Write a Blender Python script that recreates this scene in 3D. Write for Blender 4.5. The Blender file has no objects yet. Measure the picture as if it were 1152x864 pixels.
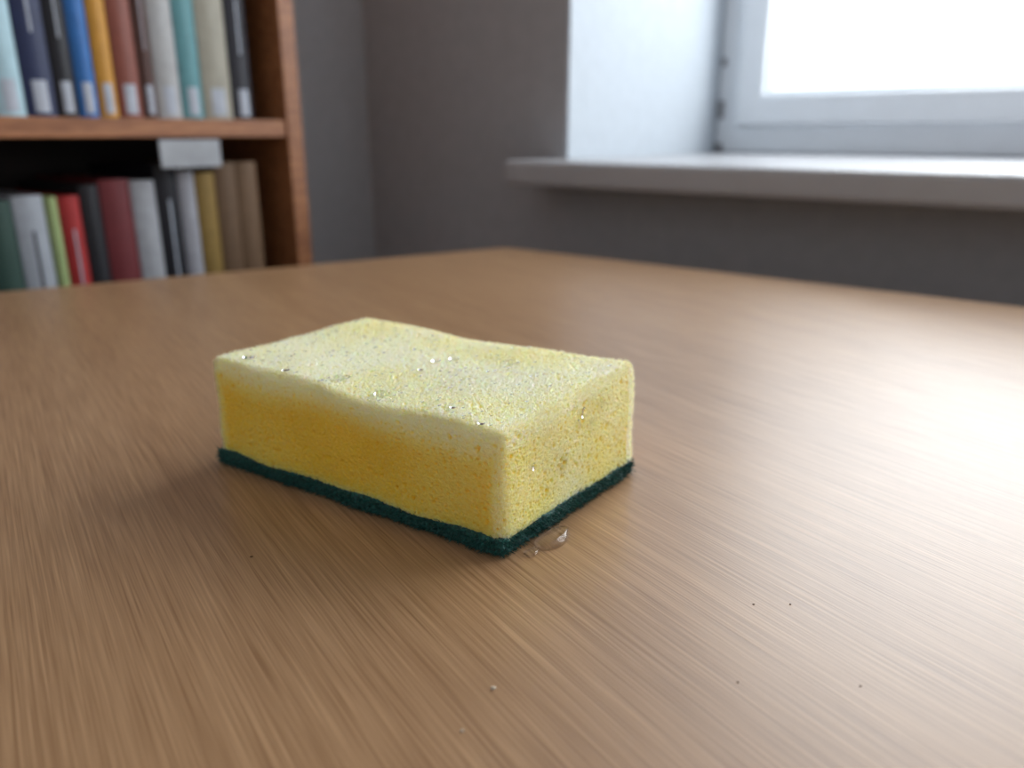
import bpy, bmesh, math, random
import numpy as np
from mathutils import Vector, Matrix, noise
random.seed(4); np.random.seed(4)
T = 0.74            # table top height above the floor
scn = bpy.context.scene
scn.view_settings.view_transform = 'Standard'

# ------------------------------------------------------------ materials
def new_mat(name):
    m = bpy.data.materials.new(name); m.use_nodes = True
    nt = m.node_tree
    return m, nt, nt.nodes['Principled BSDF']
def link(nt, a, b): nt.links.new(a, b)
def simple(name, col, rough=0.6, noise_scale=40, var=0.12, bump=0.0, spec=0.4):
    m, nt, b = new_mat(name)
    tc = nt.nodes.new('ShaderNodeTexCoord')
    n = nt.nodes.new('ShaderNodeTexNoise'); n.inputs['Scale'].default_value = noise_scale
    n.inputs['Detail'].default_value = 4
    link(nt, tc.outputs['Object'], n.inputs['Vector'])
    r = nt.nodes.new('ShaderNodeValToRGB')
    r.color_ramp.elements[0].position = .3; r.color_ramp.elements[1].position = .7
    r.color_ramp.elements[0].color = [c*(1-var) for c in col]+[1]
    r.color_ramp.elements[1].color = [min(1, c*(1+var)) for c in col]+[1]
    link(nt, n.outputs['Fac'], r.inputs['Fac']); link(nt, r.outputs['Color'], b.inputs['Base Color'])
    b.inputs['Roughness'].default_value = rough
    b.inputs['Specular IOR Level'].default_value = spec
    if bump:
        bp = nt.nodes.new('ShaderNodeBump'); bp.inputs['Strength'].default_value = bump
        bp.inputs['Distance'].default_value = 0.002
        link(nt, n.outputs['Fac'], bp.inputs['Height']); link(nt, bp.outputs['Normal'], b.inputs['Normal'])
    return m

def wood(name, dark, light, angle, across, along, rough, bump=.15, spec=.5, lo=.38, hi=.60, wts=(.22,.43,.35), fr=(2.2,8)):
    m, nt, b = new_mat(name)
    tc = nt.nodes.new('ShaderNodeTexCoord')
    rot = nt.nodes.new('ShaderNodeMapping'); rot.vector_type = 'TEXTURE'
    rot.inputs['Rotation'].default_value[2] = angle
    link(nt, tc.outputs['Object'], rot.inputs['Vector'])
    def nz(sx, sy, det, rgh=.6):
        mp = nt.nodes.new('ShaderNodeMapping'); mp.inputs['Scale'].default_value = (sx, sy, sy)
        link(nt, rot.outputs['Vector'], mp.inputs['Vector'])
        n = nt.nodes.new('ShaderNodeTexNoise'); n.inputs['Scale'].default_value = 1
        n.inputs['Detail'].default_value = det; n.inputs['Roughness'].default_value = rgh
        link(nt, mp.outputs['Vector'], n.inputs['Vector']); return n
    big = nz(2.2, across*.04, 3)
    mid = nz(along, across, 2, .6)
    fine = nz(along*fr[1], across*fr[0], 1, .5)
    def math_(op, a, bb, v=None):
        q = nt.nodes.new('ShaderNodeMath'); q.operation = op
        link(nt, a, q.inputs[0])
        if v is None: link(nt, bb, q.inputs[1])
        else: q.inputs[1].default_value = v
        return q.outputs[0]
    s = math_('ADD', math_('MULTIPLY', big.outputs['Fac'], None, wts[0]), math_('MULTIPLY', mid.outputs['Fac'], None, wts[1]))
    s = math_('ADD', s, math_('MULTIPLY', fine.outputs['Fac'], None, wts[2]))
    r = nt.nodes.new('ShaderNodeValToRGB')
    r.color_ramp.elements[0].position = lo; r.color_ramp.elements[1].position = hi
    r.color_ramp.elements[0].color = dark+(1,); r.color_ramp.elements[1].color = light+(1,)
    link(nt, s, r.inputs['Fac'])
    link(nt, r.outputs['Color'], b.inputs['Base Color'])
    b.inputs['Roughness'].default_value = rough
    b.inputs['Specular IOR Level'].default_value = spec
    bp = nt.nodes.new('ShaderNodeBump'); bp.inputs['Strength'].default_value = bump
    bp.inputs['Distance'].default_value = 0.0006
    link(nt, s, bp.inputs['Height']); link(nt, bp.outputs['Normal'], b.inputs['Normal'])
    return m

M_table = wood('oak_laminate', (.235,.118,.050), (.49,.295,.155), math.radians(124), 1000, 11, .365, .14, .60, .34, .66, (.18,.42,.40), (1.8,3.0))
M_shelf = wood('shelf_wood', (.20,.07,.025), (.40,.165,.065), math.radians(50), 120, 5, .5, .1)
M_shelfback = simple('shelf_back_board', (.035,.028,.026), .8, 20)
M_wall = simple('grey_wall_paint', (.43,.43,.44), .9, 60, .04, .05, .2)
M_reveal = simple('lit_reveal_paint', (.53,.575,.62), .8, 60, .03, .03, .2)  # window light put into the colour: paler and bluer than the wall
M_sill = simple('sill_white', (.46,.46,.475), .35, 30, .03, 0)
M_pvc = simple('white_pvc', (.86,.90,.94), .35, 30, .02, 0)
M_hinge = simple('hinge_metal', (.30,.31,.33), .4, 30, .1, 0)
M_floor = wood('floor_wood', (.10,.06,.035), (.22,.14,.09), math.radians(128), 60, 2, .5)
M_ceil = simple('ceiling_paint', (.7,.7,.7), .9)

# ------------------------------------------------------------ frames
class Fr:
    def __init__(s, o, a, b): s.o=Vector((o[0],o[1],0)); s.a=Vector((a[0],a[1],0)).normalized(); s.b=Vector((b[0],b[1],0)).normalized()
    def p(s, x, y, z): 
        v = s.o + s.a*x + s.b*y; return Vector((v.x, v.y, T+z))
WIN = Fr((.068,1.05), (.771,-.637), (.637,.771))     # e along wall (to the right), d outwards
SHF = Fr((-.238,.935), (-.637,-.771), (-.771,.637))  # m along shelf, b backwards

def mesh_obj(name, verts, faces, mats, parent=None, fmat=None, smooth=False, bevel=0, seg=2):
    me = bpy.data.meshes.new(name); me.from_pydata([tuple(v) for v in verts], [], faces)
    for m in mats: me.materials.append(m)
    if fmat is not None: me.polygons.foreach_set('material_index', fmat)
    me.update()
    bm = bmesh.new(); bm.from_mesh(me); bmesh.ops.recalc_face_normals(bm, faces=bm.faces); bm.to_mesh(me); bm.free()
    if smooth:
        for p in me.polygons: p.use_smooth = True
    o = bpy.data.objects.new(name, me); scn.collection.objects.link(o)
    if parent: o.parent = parent
    if bevel:
        b = o.modifiers.new('bevel','BEVEL'); b.width=bevel; b.segments=seg; b.limit_method='ANGLE'
    return o
BF = [(0,1,3,2),(4,6,7,5),(0,4,5,1),(2,3,7,6),(0,2,6,4),(1,5,7,3)]
def bverts(fr, x, y, z): return [fr.p(i,j,k) for i in x for j in y for k in z]
def box(name, fr, x, y, z, mat, parent=None, bevel=0):
    return mesh_obj(name, bverts(fr,x,y,z), BF, [mat], parent, bevel=bevel)
def empty(name, loc):
    e = bpy.data.objects.new(name, None); e.location = (0,0,0); scn.collection.objects.link(e); return e

ID = Fr((0,0),(1,0),(0,1))
# ------------------------------------------------------------ room shell
CL = -.38
zt = 1.75
box('floor', ID, (-2.2,2.6), (-2.2,2.4), (-T-.05,-T), M_floor)
box('ceiling', ID, (-2.2,2.6), (-2.2,2.0), (zt,zt+.05), M_ceil)
NW, zs, zh = 1.50, .0885, 1.35       # niche width, sill top, niche head
# window wall with niche opening (solid pieces, one object)
V=[];F=[]
def addbox(fr,x,y,z):
    n=len(V); V.extend(bverts(fr,x,y,z)); F.extend([tuple(i+n for i in f) for f in BF])
addbox(WIN,(CL-.1,0),(0,.5),(-T,zt)); addbox(WIN,(NW,2.3),(0,.5),(-T,zt))
addbox(WIN,(0,NW),(0,.5),(-T,zs-.03)); addbox(WIN,(0,NW),(0,.5),(zh,zt))
mesh_obj('wall_window', V, F, [M_wall])
# back wall
BK = Fr(tuple(WIN.p(CL,0,0))[:2], (-.637,-.771), (-.771,.637))
box('wall_back', BK, (-.02,2.4), (0,.1), (-T,zt), M_wall)
# plaster reveals
box('trim_1', WIN, (0,.004), (.001,.43), (zs,zh), M_reveal)
box('trim_2', WIN, (NW-.004,NW), (.001,.43), (zs,zh), M_reveal)
box('trim_3', WIN, (0,NW), (.001,.43), (zh-.004,zh), M_reveal)
# sill board
box('window_sill', WIN, (-.03,NW+.03), (-.09,.0), (zs-.0297,zs), M_sill, bevel=.006)
box('trim_4', WIN, (0.0,NW), (-.002,.44), (zs-.0297,zs-.0002), M_sill)

# ------------------------------------------------------------ window
win = empty('window_1', None)
d0 = .425
fw = .052
def ring(name, e0,e1,z0,z1,w,y, mat, bev):
    # mitred frame
    vv=[];ff=[]
    out=[(e0,z0),(e1,z0),(e1,z1),(e0,z1)]; inn=[(e0+w,z0+w),(e1-w,z0+w),(e1-w,z1-w),(e0+w,z1-w)]
    for yy in y:
        for (a,b) in out+inn: vv.append(WIN.p(a,yy,b))
    for i in range(4):
        j=(i+1)%4
        ff += [(i,j,4+j,4+i),(8+i,12+i,12+j,8+j),(i,8+i,8+j,j),(4+i,4+j,12+j,12+i)]
    return mesh_obj(name, vv, ff, [mat], win, bevel=bev)
ring('outer_frame', .002,NW-.002, zs,zh-.002, fw, (d0,d0+.07), M_pvc, .004)
cm = .78
ring('sash', .040,cm, zs+.044,zh-.04, .046, (d0-.018,d0+.05), M_pvc, .006)
ring('glazing_bead', .084,cm-.044, zs+.088,zh-.084, .008, (d0-.006,d0+.03), M_pvc, .003)
ring('sash_fixed', cm+.004,NW-.04, zs+.044,zh-.04, .046, (d0-.018,d0+.05), M_pvc, .006)
ring('glazing_bead_fixed', cm+.048,NW-.084, zs+.088,zh-.084, .008, (d0-.006,d0+.03), M_pvc, .003)
# glass
mg, nt, b = new_mat('window_glass')
out = nt.nodes['Material Output']; nt.nodes.remove(b)
tr = nt.nodes.new('ShaderNodeBsdfTransparent'); gl = nt.nodes.new('ShaderNodeBsdfGlossy'); gl.inputs['Roughness'].default_value=.02
mx = nt.nodes.new('ShaderNodeMixShader'); mx.inputs[0].default_value=.05
link(nt,tr.outputs[0],mx.inputs[1]); link(nt,gl.outputs[0],mx.inputs[2]); link(nt,mx.outputs[0],out.inputs['Surface'])
box('glass_pane', WIN, (.09,cm-.05), (d0+.012,d0+.016), (zs+.094,zh-.09), mg, win)
box('glass_pane_fixed', WIN, (cm+.052,NW-.09), (d0+.012,d0+.016), (zs+.094,zh-.09), mg, win)
def cyl(name, fr, x,y,z0,z1,r,mat,parent,n=16):
    vv=[];ff=[]
    c=[(x+r*math.cos(2*math.pi*i/n), y+r*math.sin(2*math.pi*i/n)) for i in range(n)]
    for z in (z0,z1): vv+= [fr.p(a,b,z) for a,b in c]
    ff=[(i,(i+1)%n,n+(i+1)%n,n+i) for i in range(n)]+[tuple(range(n)),tuple(range(n,2*n))]
    return mesh_obj(name,vv,ff,[mat],parent,bevel=.001)
cyl('hinge_lower', WIN, .012,d0-.006,zs+.004,zs+.016,.006,M_hinge,win)
cyl('hinge_barrel', WIN, .012,d0-.006,zs+.055,zs+.082,.005,M_hinge,win)
cyl('hinge_pin', WIN, .012,d0-.006,zs+.135,zs+.147,.004,M_hinge,win)
# window handle on the meeting stile
box('handle_base', WIN, (cm-.034,cm-.008),(d0-.028,d0-.018),(.68,.75),M_pvc,win,.003)
box('handle_lever', WIN, (cm-.03,cm-.012),(d0-.05,d0-.036),(.60,.72),M_pvc,win,.004)
box('handle_neck', WIN, (cm-.028,cm-.014),(d0-.04,d0-.026),(.70,.72),M_pvc,win,.002)

# ------------------------------------------------------------ table
tb = empty('wooden_table', None)
A=Vector((-.006,.871)); R=Vector((.771,-.637)); L=Vector((-.843,-.537))
P=[A, A+L*.92, A+L*.92+Vector((.60,-.80))*.95, A+R*1.35]
def rounded(P,r,n=6):
    o=[]
    for i,p in enumerate(P):
        a=(P[i-1]-p).normalized(); c=(P[(i+1)%len(P)]-p).normalized()
        for k in range(n+1):
            t=k/n; o.append((p+a*r*(1-t)**2 + c*r*t**2))
    return o
O=rounded(P,.012)
vv=[Vector((q.x,q.y,T)) for q in O]+[Vector((q.x,q.y,T-.028)) for q in O]
n=len(O)
ff=[tuple(range(n)),tuple(range(n,2*n))]+[(i,(i+1)%n,n+(i+1)%n,n+i) for i in range(n)]
mesh_obj('table_top',vv,ff,[M_table],tb,bevel=.002,seg=3)
cen=sum(P,Vector((0,0)))/4
for i,p in enumerate(P):
    q=p+(cen-p).normalized()*.12
    fr=Fr((q.x,q.y),R,(.637,.771))
    box('leg_%d'%(i+1),fr,(-.025,.025),(-.025,.025),(-T,-.028),M_table,tb,.003)
for i in range(4):
    p=P[i]+(cen-P[i]).normalized()*.12; q=P[(i+1)%4]+(cen-P[(i+1)%4]).normalized()*.12
    d=(q-p); fr=Fr((p.x,p.y),d,(-d.y,d.x))
    box('apron_%d'%(i+1),fr,(.03,d.length-.03),(-.009,.009),(-.10,-.028),M_table,tb)

# ------------------------------------------------------------ bookshelf
bs = empty('bookshelf', None)
SW=.45; SD=.215
box('side_near_corner', SHF,(0,.02),(0,SD),(-T,1.2),M_shelf,bs,.001)
box('side_far_end', SHF,(SW-.02,SW),(0,SD),(-T,1.2),M_shelf,bs,.001)
boards=[-.72,-.445,-.160,.116,.43,.74,1.18]
for i,z in enumerate(boards):
    box('shelf_board_%d'%(i+1),SHF,(.02,SW-.02),(.003,SD-.006),(z,z+.018),M_shelf,bs,.001)
box('back_panel',SHF,(.02,SW-.02),(SD-.006,SD),(-T,1.19),M_shelfback,bs)
M_card=simple('white_card',(.36,.375,.40),.6)
box('label_card',SHF,(.105,.17),(.0005,.0028),(.087,.114),M_card,bs)

# ------------------------------------------------------------ books (one object)
cols={}
bmats=[]
def bm_(col):
    k=tuple(col)
    if k not in cols:
        cols[k]=len(bmats); bmats.append(simple('book_cloth_%d'%len(bmats),[c*.80 for c in col],.5,90,.08,0,.35))
    return cols[k]
pages=bm_((.55,.50,.40)); lab=bm_((.50,.54,.62)); ink=bm_((.03,.03,.04)); gold=bm_((.45,.36,.18))
BV=[];BFc=[];BM=[]
def badd(vs,fs,mi):
    n=len(BV); BV.extend(vs); BFc.extend([tuple(i+n for i in f) for f in fs]); BM.extend([mi]*len(fs))
def bb(x,y,z,mi): badd(bverts(SHF,x,y,z),BF,mi)
def book(m0,m1,z0,h,depth,mi,label=False,titles=(),recess=.02,tcol=None):
    g=.0006; a,bq=m0+g,m1-g; w=bq-a; y0=recess
    cov=min(.0022,w*.15)
    bb((a,a+cov),(y0+.003,y0+depth),(z0,z0+h),mi); bb((bq-cov,bq),(y0+.003,y0+depth),(z0,z0+h),mi)
    bb((a+cov,bq-cov),(y0+.004,y0+depth-.004),(z0+.003,z0+h-.004),pages)
    # rounded spine
    def spine(z0_,z1_,off,mi_,ins=0):
        N=8; vs=[]
        for z in (z0_,z1_):
            for k in range(N+1):
                t=k/N; x=a+ins+(w-2*ins)*t; y=y0+.004-.0045*math.sin(math.pi*(.08+.84*t))-off
                vs.append(SHF.p(x,y,z))
            for k in range(N,-1,-1):
                t=k/N; x=a+ins+(w-2*ins)*t; vs.append(SHF.p(x,y0+.0055,z))
        n2=2*(N+1)
        fs=[(i,(i+1)%n2,n2+(i+1)%n2,n2+i) for i in range(n2)]+[tuple(range(n2)),tuple(range(n2,2*n2))]
        badd(vs,fs,mi_)
    spine(z0,z0+h,0,mi)
    if label: spine(z0+.004,z0+.031,.0004,lab,w*.08)
    for (t0,t1,ins) in titles:
        spine(z0+h*t0,z0+h*t1,.0004,tcol if tcol is not None else lab,w*ins)
Z1=.134; Z0=-.142
up=[(.276,.300,(.45,.66,.74),.22),(.250,.276,(.02,.03,.09),.235),(.231,.250,(.015,.015,.02),.225),(.2125,.231,(.03,.16,.46),.21),
    (.194,.2125,(.62,.30,.04),.22),(.170,.194,(.26,.075,.05),.23),(.155,.170,(.10,.045,.035),.21),(.129,.155,(.46,.46,.46),.24),
    (.105,.129,(.13,.33,.36),.23),(.0715,.105,(.40,.375,.30),.235),(.046,.0705,(.03,.03,.04),.22)]
for (a,b_,c,h) in up:
    dark=sum(c)<.3
    book(a,b_,Z1,h,.15,bm_(c),True,((.30,.55,.36),(.66,.86,.40)) if dark else ((.62,.86,.38),),tcol=None if sum(c)<.9 else ink)
for (a,b_,c,h) in [(.300,.328,(.25,.05,.05),.23),(.328,.36,(.4,.4,.38),.22),(.36,.385,(.03,.08,.05),.24),(.385,.425,(.05,.07,.2),.23)]:
    book(a,b_,Z1,h,.15,bm_(c),True)
lo=[(.303,.330,(.03,.07,.055),.205),(.276,.303,(.42,.45,.50),.208),(.2644,.276,(.40,.50,.22),.206),(.2445,.2644,(.42,.03,.03),.206),(.2256,.2445,(.02,.02,.025),.215),
    (.195,.2256,(.17,.025,.03),.219),(.1694,.195,(.42,.43,.46),.217),(.1454,.1694,(.012,.012,.018),.232),(.1260,.1454,(.40,.40,.44),.224),
    (.1026,.1260,(.30,.19,.05),.222),(.076,.1026,(.17,.10,.055),.232),(.050,.076,(.21,.125,.07),.232)]
for i,(a,b_,c,h) in enumerate(lo):
    book(a,b_,Z0,h,.15,bm_(c),False,((.35,.85,.34),) if i in (1,3,7) else (),tcol=(ink if i in (1,2) else (lab if i in(3,7) else gold)))
for (a,b_,c,h) in [(.330,.36,(.1,.1,.25),.21),(.36,.39,(.3,.3,.28),.2),(.39,.425,(.2,.08,.05),.215)]:
    book(a,b_,Z0,h,.15,bm_(c))
# further rows out of shot
for zz in (-.427,-.702,.448):
    m=.03
    while m<.41:
        w=random.uniform(.018,.035); c=random.choice([q[2] for q in up+lo])
        book(m,min(m+w,.428),zz,random.uniform(.19,.24),.15,bm_(c)); m+=w
mesh_obj('books',BV,BFc,bmats,None,BM)

# ------------------------------------------------------------ sponge
sp = empty('kitchen_sponge', None)
B1=Vector((-.0029,.2051)); B2=Vector((-.1115,.2762)); B3=Vector((.0445,.2664)); B4=Vector((-.0640,.3378))
def lattice(nx,ny,nz):
    idx={};vs=[];fs=[]
    def g(i,j,k):
        if (i,j,k) not in idx: idx[(i,j,k)]=len(vs); vs.append((i/nx,j/ny,k/nz))
        return idx[(i,j,k)]
    for i in range(nx):
        for j in range(ny):
            fs.append((g(i,j,nz),g(i+1,j,nz),g(i+1,j+1,nz),g(i,j+1,nz)))
            fs.append((g(i,j,0),g(i,j+1,0),g(i+1,j+1,0),g(i+1,j,0)))
    for i in range(nx):
        for k in range(nz):
            fs.append((g(i,0,k),g(i+1,0,k),g(i+1,0,k+1),g(i,0,k+1)))
            fs.append((g(i,ny,k),g(i,ny,k+1),g(i+1,ny,k+1),g(i+1,ny,k)))
    for j in range(ny):
        for k in range(nz):
            fs.append((g(0,j,k),g(0,j,k+1),g(0,j+1,k+1),g(0,j+1,k)))
            fs.append((g(nx,j,k),g(nx,j+1,k),g(nx,j+1,k+1),g(nx,j,k+1)))
    return vs,fs
LX,LY=.130,.0775
def place(a,b,z):
    # a: 0 at the front corner -> 1 at the left corner ; b: 0 -> 1 towards the right corner
    q=B1*(1-a)*(1-b)+B2*a*(1-b)+B3*(1-a)*b+B4*a*b
    return Vector((q.x,q.y,T+z))
def sstep(a,b,x):
    t=max(0,min(1,(x-a)/(b-a))); return t*t*(3-2*t)
PADT=.0058
def topz(a,b):
    h=.0398*(1-a)*(1-b)+.0422*a*(1-b)+.0438*(1-a)*b+.0438*a*b
    h-= .0020*math.exp(-((a-.50)/.30)**2)*sstep(.25,1,b)      # slight sag in far long edge
    h-= .0014*math.exp(-((a-.40)/.16)**2)*sstep(.7,0,b)        # and in the near long edge
    h+= .0007*math.exp(-((a-.75)/.13)**2)*sstep(.6,0,b)
    h+= .0006*noise.noise(Vector((a*6,b*4,1.7)))
    return h
nx,ny,nz=340,204,96
vs,fs=lattice(nx,ny,nz)
pos=[];att=[];nrm=[]
for (a,b,c) in vs:
    x,y,z=a*LX,b*LY,c*.036
    p3=Vector((x,y,z))
    RR=.0038+.0014*noise.noise(p3*60)
    cx=min(max(x,RR),LX-RR); cy=min(max(y,RR),LY-RR); cz=min(z,.036-RR)
    d=Vector((x-cx,y-cy,z-cz))
    if d.length>1e-9:
        nn=d.normalized(); q=Vector((cx,cy,cz))+nn*min(d.length,RR)
    else:
        nn=Vector((0,0,-1)); q=Vector((x,y,z))
    side=Vector((nn.x,nn.y,0))
    q+= side*(.0014*noise.noise(Vector((x*45,y*45,z*45+4))))
    # open cells
    v1=noise.voronoi(p3*590)[0]; pit=sstep(.44,.05,v1[0])
    v2=noise.voronoi(p3*270+Vector((3,5,9)))[0]; rnd=noise.noise(p3*120+Vector((2,2,2)))
    pit2=sstep(.28,.05,v2[0])*(1 if rnd>-.05 else 0)
    f=noise.noise(p3*1100)*.00016 - .00050*pit - .0010*pit2 + random.uniform(-1,1)*.00014
    q+=nn*f
    aa,bb2=q.x/LX,q.y/LY
    zz=PADT-.0004+(q.z/.036)*(topz(aa,bb2)-PADT)
    pos.append(place(aa,bb2,zz)); nrm.append(nn)
    # paler towards top, edges and short end; yellower on sides and in pits
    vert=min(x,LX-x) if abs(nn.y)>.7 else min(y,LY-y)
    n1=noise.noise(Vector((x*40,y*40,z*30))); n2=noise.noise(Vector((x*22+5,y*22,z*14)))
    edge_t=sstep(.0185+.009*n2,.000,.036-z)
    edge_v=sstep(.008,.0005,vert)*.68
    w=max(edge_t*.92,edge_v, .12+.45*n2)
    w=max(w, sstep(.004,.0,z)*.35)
    if nn.x<-.5: w=max(w,.58+.35*n1)           # short end, paler
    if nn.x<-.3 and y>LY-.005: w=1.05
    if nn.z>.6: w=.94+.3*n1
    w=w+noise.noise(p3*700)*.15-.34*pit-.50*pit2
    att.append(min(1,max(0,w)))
fs=list(fs)
nv=len(pos)
axis_l=(B2-B1).normalized(); axis_s=(B3-B1).normalized()
def wn(n): 
    v=axis_l*n.x+axis_s*n.y; return Vector((v.x,v.y,n.z)).normalized()
def isedge(n): return (abs(n.x)>.25)+(abs(n.y)>.25)+(abs(n.z)>.25)>=2
# foam base
mf,nt,b=new_mat('yellow_foam')
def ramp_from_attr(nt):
    an=nt.nodes.new('ShaderNodeAttribute'); an.attribute_name='paleness'
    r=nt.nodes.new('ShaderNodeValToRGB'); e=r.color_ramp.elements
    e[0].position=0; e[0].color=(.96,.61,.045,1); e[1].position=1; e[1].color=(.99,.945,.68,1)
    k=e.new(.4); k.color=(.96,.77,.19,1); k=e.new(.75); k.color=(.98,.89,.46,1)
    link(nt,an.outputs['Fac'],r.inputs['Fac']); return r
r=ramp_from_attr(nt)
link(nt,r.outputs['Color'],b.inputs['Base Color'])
b.inputs['Subsurface Weight'].default_value=.8
b.inputs['Subsurface Radius'].default_value=(1,.72,.18); b.inputs['Subsurface Scale'].default_value=.008
b.inputs['Roughness'].default_value=.40; b.inputs['Specular IOR Level'].default_value=.4
def fin(name,pos,fs,att,mat):
    me=bpy.data.meshes.new(name); me.from_pydata([tuple(p) for p in pos],[],fs)
    at=me.attributes.new('paleness','FLOAT','POINT'); at.data.foreach_set('value',att)
    me.materials.append(mat); o=bpy.data.objects.new(name,me); scn.collection.objects.link(o); o.parent=sp
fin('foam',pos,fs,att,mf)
# loose cell struts sticking out of the cut foam (thin translucent film)
ms,nt,b=new_mat('foam_struts'); out=nt.nodes['Material Output']; nt.nodes.remove(b)
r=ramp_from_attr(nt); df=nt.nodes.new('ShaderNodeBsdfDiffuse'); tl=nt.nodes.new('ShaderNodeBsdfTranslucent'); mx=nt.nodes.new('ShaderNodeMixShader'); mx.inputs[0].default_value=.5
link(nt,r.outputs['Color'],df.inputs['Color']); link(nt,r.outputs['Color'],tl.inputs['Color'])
link(nt,df.outputs[0],mx.inputs[1]); link(nt,tl.outputs[0],mx.inputs[2]); link(nt,mx.outputs[0],out.inputs['Surface'])
sp_pos=[];sp_f=[];sp_a=[]
cnt=0
while cnt<70000:
    i=random.randrange(nv)
    if nrm[i].z<-.5: continue
    ed=isedge(nrm[i])
    cnt+=1
    for rep in range(4 if ed else 1):
        n_=wn(nrm[i]); p=pos[i]; r_=Vector((random.gauss(0,1),random.gauss(0,1),random.gauss(0,1))).normalized()
        d=(n_+r_*.9).normalized(); l=random.uniform(.0004,.0010)*(1.6 if ed else (1.15 if att[i]>.6 else .8))
        s=r_.cross(d).normalized()*random.uniform(.00005,.00010)
        k=len(sp_pos); base=p-n_*.0001
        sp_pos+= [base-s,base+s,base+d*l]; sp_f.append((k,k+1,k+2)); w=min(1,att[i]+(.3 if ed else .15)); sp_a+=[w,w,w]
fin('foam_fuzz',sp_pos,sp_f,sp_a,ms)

# scouring pad
vs,fs=lattice(260,156,12)
fs=list(fs); pos=[]; nr=[]
for (a,b_,c) in vs:
    x,y,z=a*LX,b_*LY,c*PADT
    cx=min(max(x,.001),LX-.001); cy=min(max(y,.001),LY-.001); cz=min(max(z,.001),PADT-.001)
    d=Vector((x-cx,y-cy,z-cz)); nn=d.normalized() if d.length>1e-9 else Vector((0,0,1))
    q=Vector((cx,cy,cz))+nn*min(d.length,.001)
    p3=Vector((x,y,z))
    f=noise.noise(p3*500)*.0006+noise.noise(p3*1400)*.0005+random.uniform(-1,1)*.00018+.0003
    if nn.z<-.3: f=0
    q+=Vector((nn.x,nn.y,max(0,nn.z)*.2))*f
    q+=Vector((nn.x,nn.y,0))*.0010*noise.noise(Vector((x*60,y*60,0)))
    pos.append(place(q.x/LX,q.y/LY,q.z+.0001)); nr.append(nn)
nv=len(pos)
cnt=0
while cnt<18000:
    i=random.randrange(nv)
    if abs(nr[i].z)>.6: continue
    cnt+=1
    n_=wn(nr[i]); p=pos[i]; r=Vector((random.gauss(0,1),random.gauss(0,1),random.gauss(0,.5))).normalized()
    d=(n_*.5+r).normalized(); l=random.uniform(.0005,.0020); s=r.cross(n_).normalized()*.00010
    k=len(pos); tip=p+n_*.0002+d*l; tip.z=max(tip.z,T+.0002)
    pos+=[p-s,p+s,tip+s*.6,tip-s*.6]; fs.append((k,k+1,k+2,k+3))
me=bpy.data.meshes.new('scouring_pad'); me.from_pydata([tuple(p) for p in pos],[],fs)
mp_=simple('green_abrasive',(.008,.088,.075),.42,1200,.8,.4,.5)
me.materials.append(mp_)
o=bpy.data.objects.new('scouring_pad',me); scn.collection.objects.link(o); o.parent=sp

# water drops
mw,nt,b=new_mat('water')
b.inputs['Base Color'].default_value=(1,1,1,1); b.inputs['Transmission Weight'].default_value=1
b.inputs['Roughness'].default_value=.03; b.inputs['IOR'].default_value=1.33
DV=[];DF=[]
def drop(c,n,r,flat,el=1.0,ax=None,wob=.10):
    n=n.normalized(); t=(ax or Vector((1,0,0))); t=(t-n*t.dot(n)).normalized(); u=n.cross(t)
    k=len(DV); NU,NVv=24,10
    for j in range(NVv+1):
        ph=math.pi*j/NVv
        for i in range(NU):
            th=2*math.pi*i/NU
            w=1+wob*math.sin(2*th+c.x*900)+wob*.8*math.sin(3*th+1)
            DV.append(c+t*(r*el*w*math.sin(ph)*math.cos(th))+u*(r*w*math.sin(ph)*math.sin(th))+n*(r*flat*math.cos(ph)))
    for j in range(NVv):
        for i in range(NU):
            i2=(i+1)%NU; DF.append((k+j*NU+i,k+j*NU+i2,k+(j+1)*NU+i2,k+(j+1)*NU+i))
Zup=Vector((0,0,1))
def ab(x,y):
    a=.5;b_=.5
    for _ in range(20):
        q=place(a,b_,0); ex=x-q.x; ey=y-q.y
        da=(place(a+.001,b_,0)-q)/.001; db=(place(a,b_+.001,0)-q)/.001
        det=da.x*db.y-db.x*da.y; a+=(ex*db.y-db.x*ey)/det; b_+=(da.x*ey-ex*da.y)/det
    return a,b_
for (x,y,r,el) in [(-.0958,.2742,.0019,1.2),(-.0575,.2533,.0018,1.7),(-.0425,.2406,.0020,1.3),(-.0276,.2718,.0016,1),(-.0214,.275,.0016,1.2),(-.0005,.2694,.0021,1.5),
                   (-.009,.212,.0012,1),(-.078,.258,.0012,1.2),(-.032,.262,.0010,1),(-.018,.224,.0010,1)]:
    a,b_=ab(x,y); drop(Vector((x,y,T+topz(a,b_)+.0001)),Zup,r,.38,el)
nr_=Vector((.79,-.61,0))
for (fr_,z,r) in [(.41,.0206,.0019),(.51,.030,.0014),(.55,.0335,.0012),(.62,.029,.0011),(.7,.034,.0011),(.3,.033,.0011),(.2,.024,.0009),(.66,.018,.0009),(.48,.036,.001),(.58,.025,.0008)]:
    q=B1.lerp(B3,fr_); drop(Vector((q.x,q.y,T+z))+nr_*.0002,nr_,r,.5,1.5,Zup)
for _ in range(320):
    a,b_=random.uniform(.03,.97),random.uniform(.03,.95); q=place(a,b_,topz(a,b_)+.0003); drop(q,Zup,random.uniform(.0002,.00065),.7)
mesh_obj('water_drops',DV,DF,[mw],sp,smooth=True)
DV=[];DF=[]
sd=Vector((B3.x-B1.x,B3.y-B1.y,0)).normalized()
drop(Vector((.0128,.2164,T+.0006)),Zup,.0036,.44,2.4,sd,.12); drop(Vector((.0060,.2083,T+.0003)),Zup,.0016,.4,2.2,sd,.1)
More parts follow.
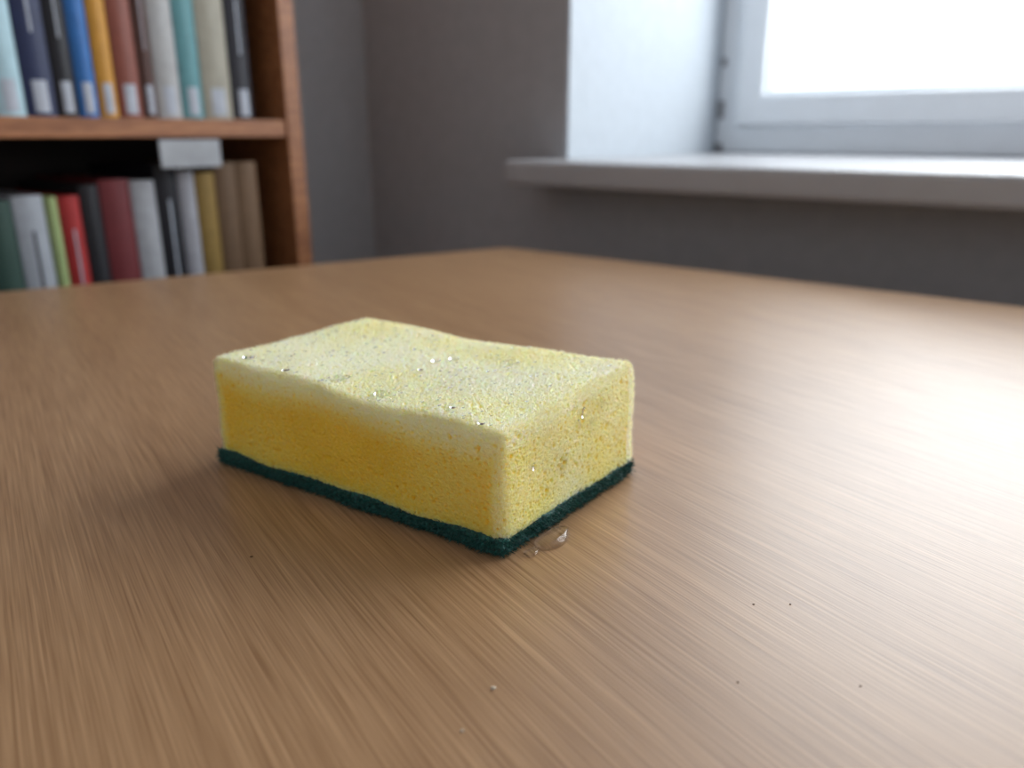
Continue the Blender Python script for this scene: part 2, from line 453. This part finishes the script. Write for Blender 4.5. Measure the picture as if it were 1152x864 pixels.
mesh_obj('water_puddle',DV,DF,[mw],None,smooth=True)

# crumbs on the table
CV=[];CF=[];CM=[]
for (x,y,r,mi) in [(-.0774,.2057,.00030,0),(.0646,.1812,.00018,0),(.0744,.1812,.00018,0),(.0518,.150,.00018,0),(.0794,.1487,.00018,0),(-.0042,.1478,.0004,1),(-.0105,.1346,.0003,1)]:
    bmx=bmesh.new(); bmesh.ops.create_icosphere(bmx,subdivisions=2,radius=r)
    k=len(CV)
    for v in bmx.verts:
        p=v.co*(1+.5*noise.noise(v.co*3000+Vector((x*99,y*99,0)))); CV.append(Vector((x+p.x*1.5,y+p.y,T+max(0,p.z+r*.6))))
    for f in bmx.faces: CF.append(tuple(k+v.index for v in f.verts)); CM.append(mi)
    bmx.free()
mesh_obj('crumbs',CV,CF,[simple('dark_crumb',(.14,.08,.045),.8),simple('pale_crumb',(.7,.62,.5),.8)],None,CM,smooth=True)

# ------------------------------------------------------------ light
# overcast sky on the street side; dim fill light added on the room side
w=bpy.data.worlds.new('world'); scn.world=w; w.use_nodes=True
nt=w.node_tree; bg=nt.nodes['Background']
tc=nt.nodes.new('ShaderNodeTexCoord'); dt=nt.nodes.new('ShaderNodeVectorMath'); dt.operation='DOT_PRODUCT'
dt.inputs[1].default_value=(.637,.771,0)
link(nt,tc.outputs['Generated'],dt.inputs[0])
rp=nt.nodes.new('ShaderNodeValToRGB'); rp.color_ramp.elements[0].position=.0; rp.color_ramp.elements[1].position=.25
rp.color_ramp.elements[0].color=(.43,.435,.455,1); rp.color_ramp.elements[1].color=(1.9,2.05,2.2,1)
link(nt,dt.outputs['Value'],rp.inputs['Fac']); link(nt,rp.outputs['Color'],bg.inputs[0]); bg.inputs[1].default_value=1
ld=bpy.data.lights.new('daylight_window','AREA'); ld.shape='RECTANGLE'; ld.size=NW-.05; ld.size_y=zh-zs-.05
ld.energy=37; ld.color=(.93,.97,1)
lo_=bpy.data.objects.new('daylight_window',ld); scn.collection.objects.link(lo_)
lo_.location=WIN.p(NW/2,.56,(zs+zh)/2)
lo_.rotation_euler=(Vector((-.637,-.771,0))).to_track_quat('-Z','Z').to_euler()

# ------------------------------------------------------------ camera
cd=bpy.data.cameras.new('camera'); cd.sensor_width=36; cd.lens=27.5; cd.clip_start=.01
cd.dof.use_dof=True; cd.dof.focus_distance=.228; cd.dof.aperture_fstop=8
co=bpy.data.objects.new('camera',cd); scn.collection.objects.link(co)
co.location=(0,0,T+.12); co.rotation_euler=(math.radians(90-17.77),0,0)
scn.camera=co
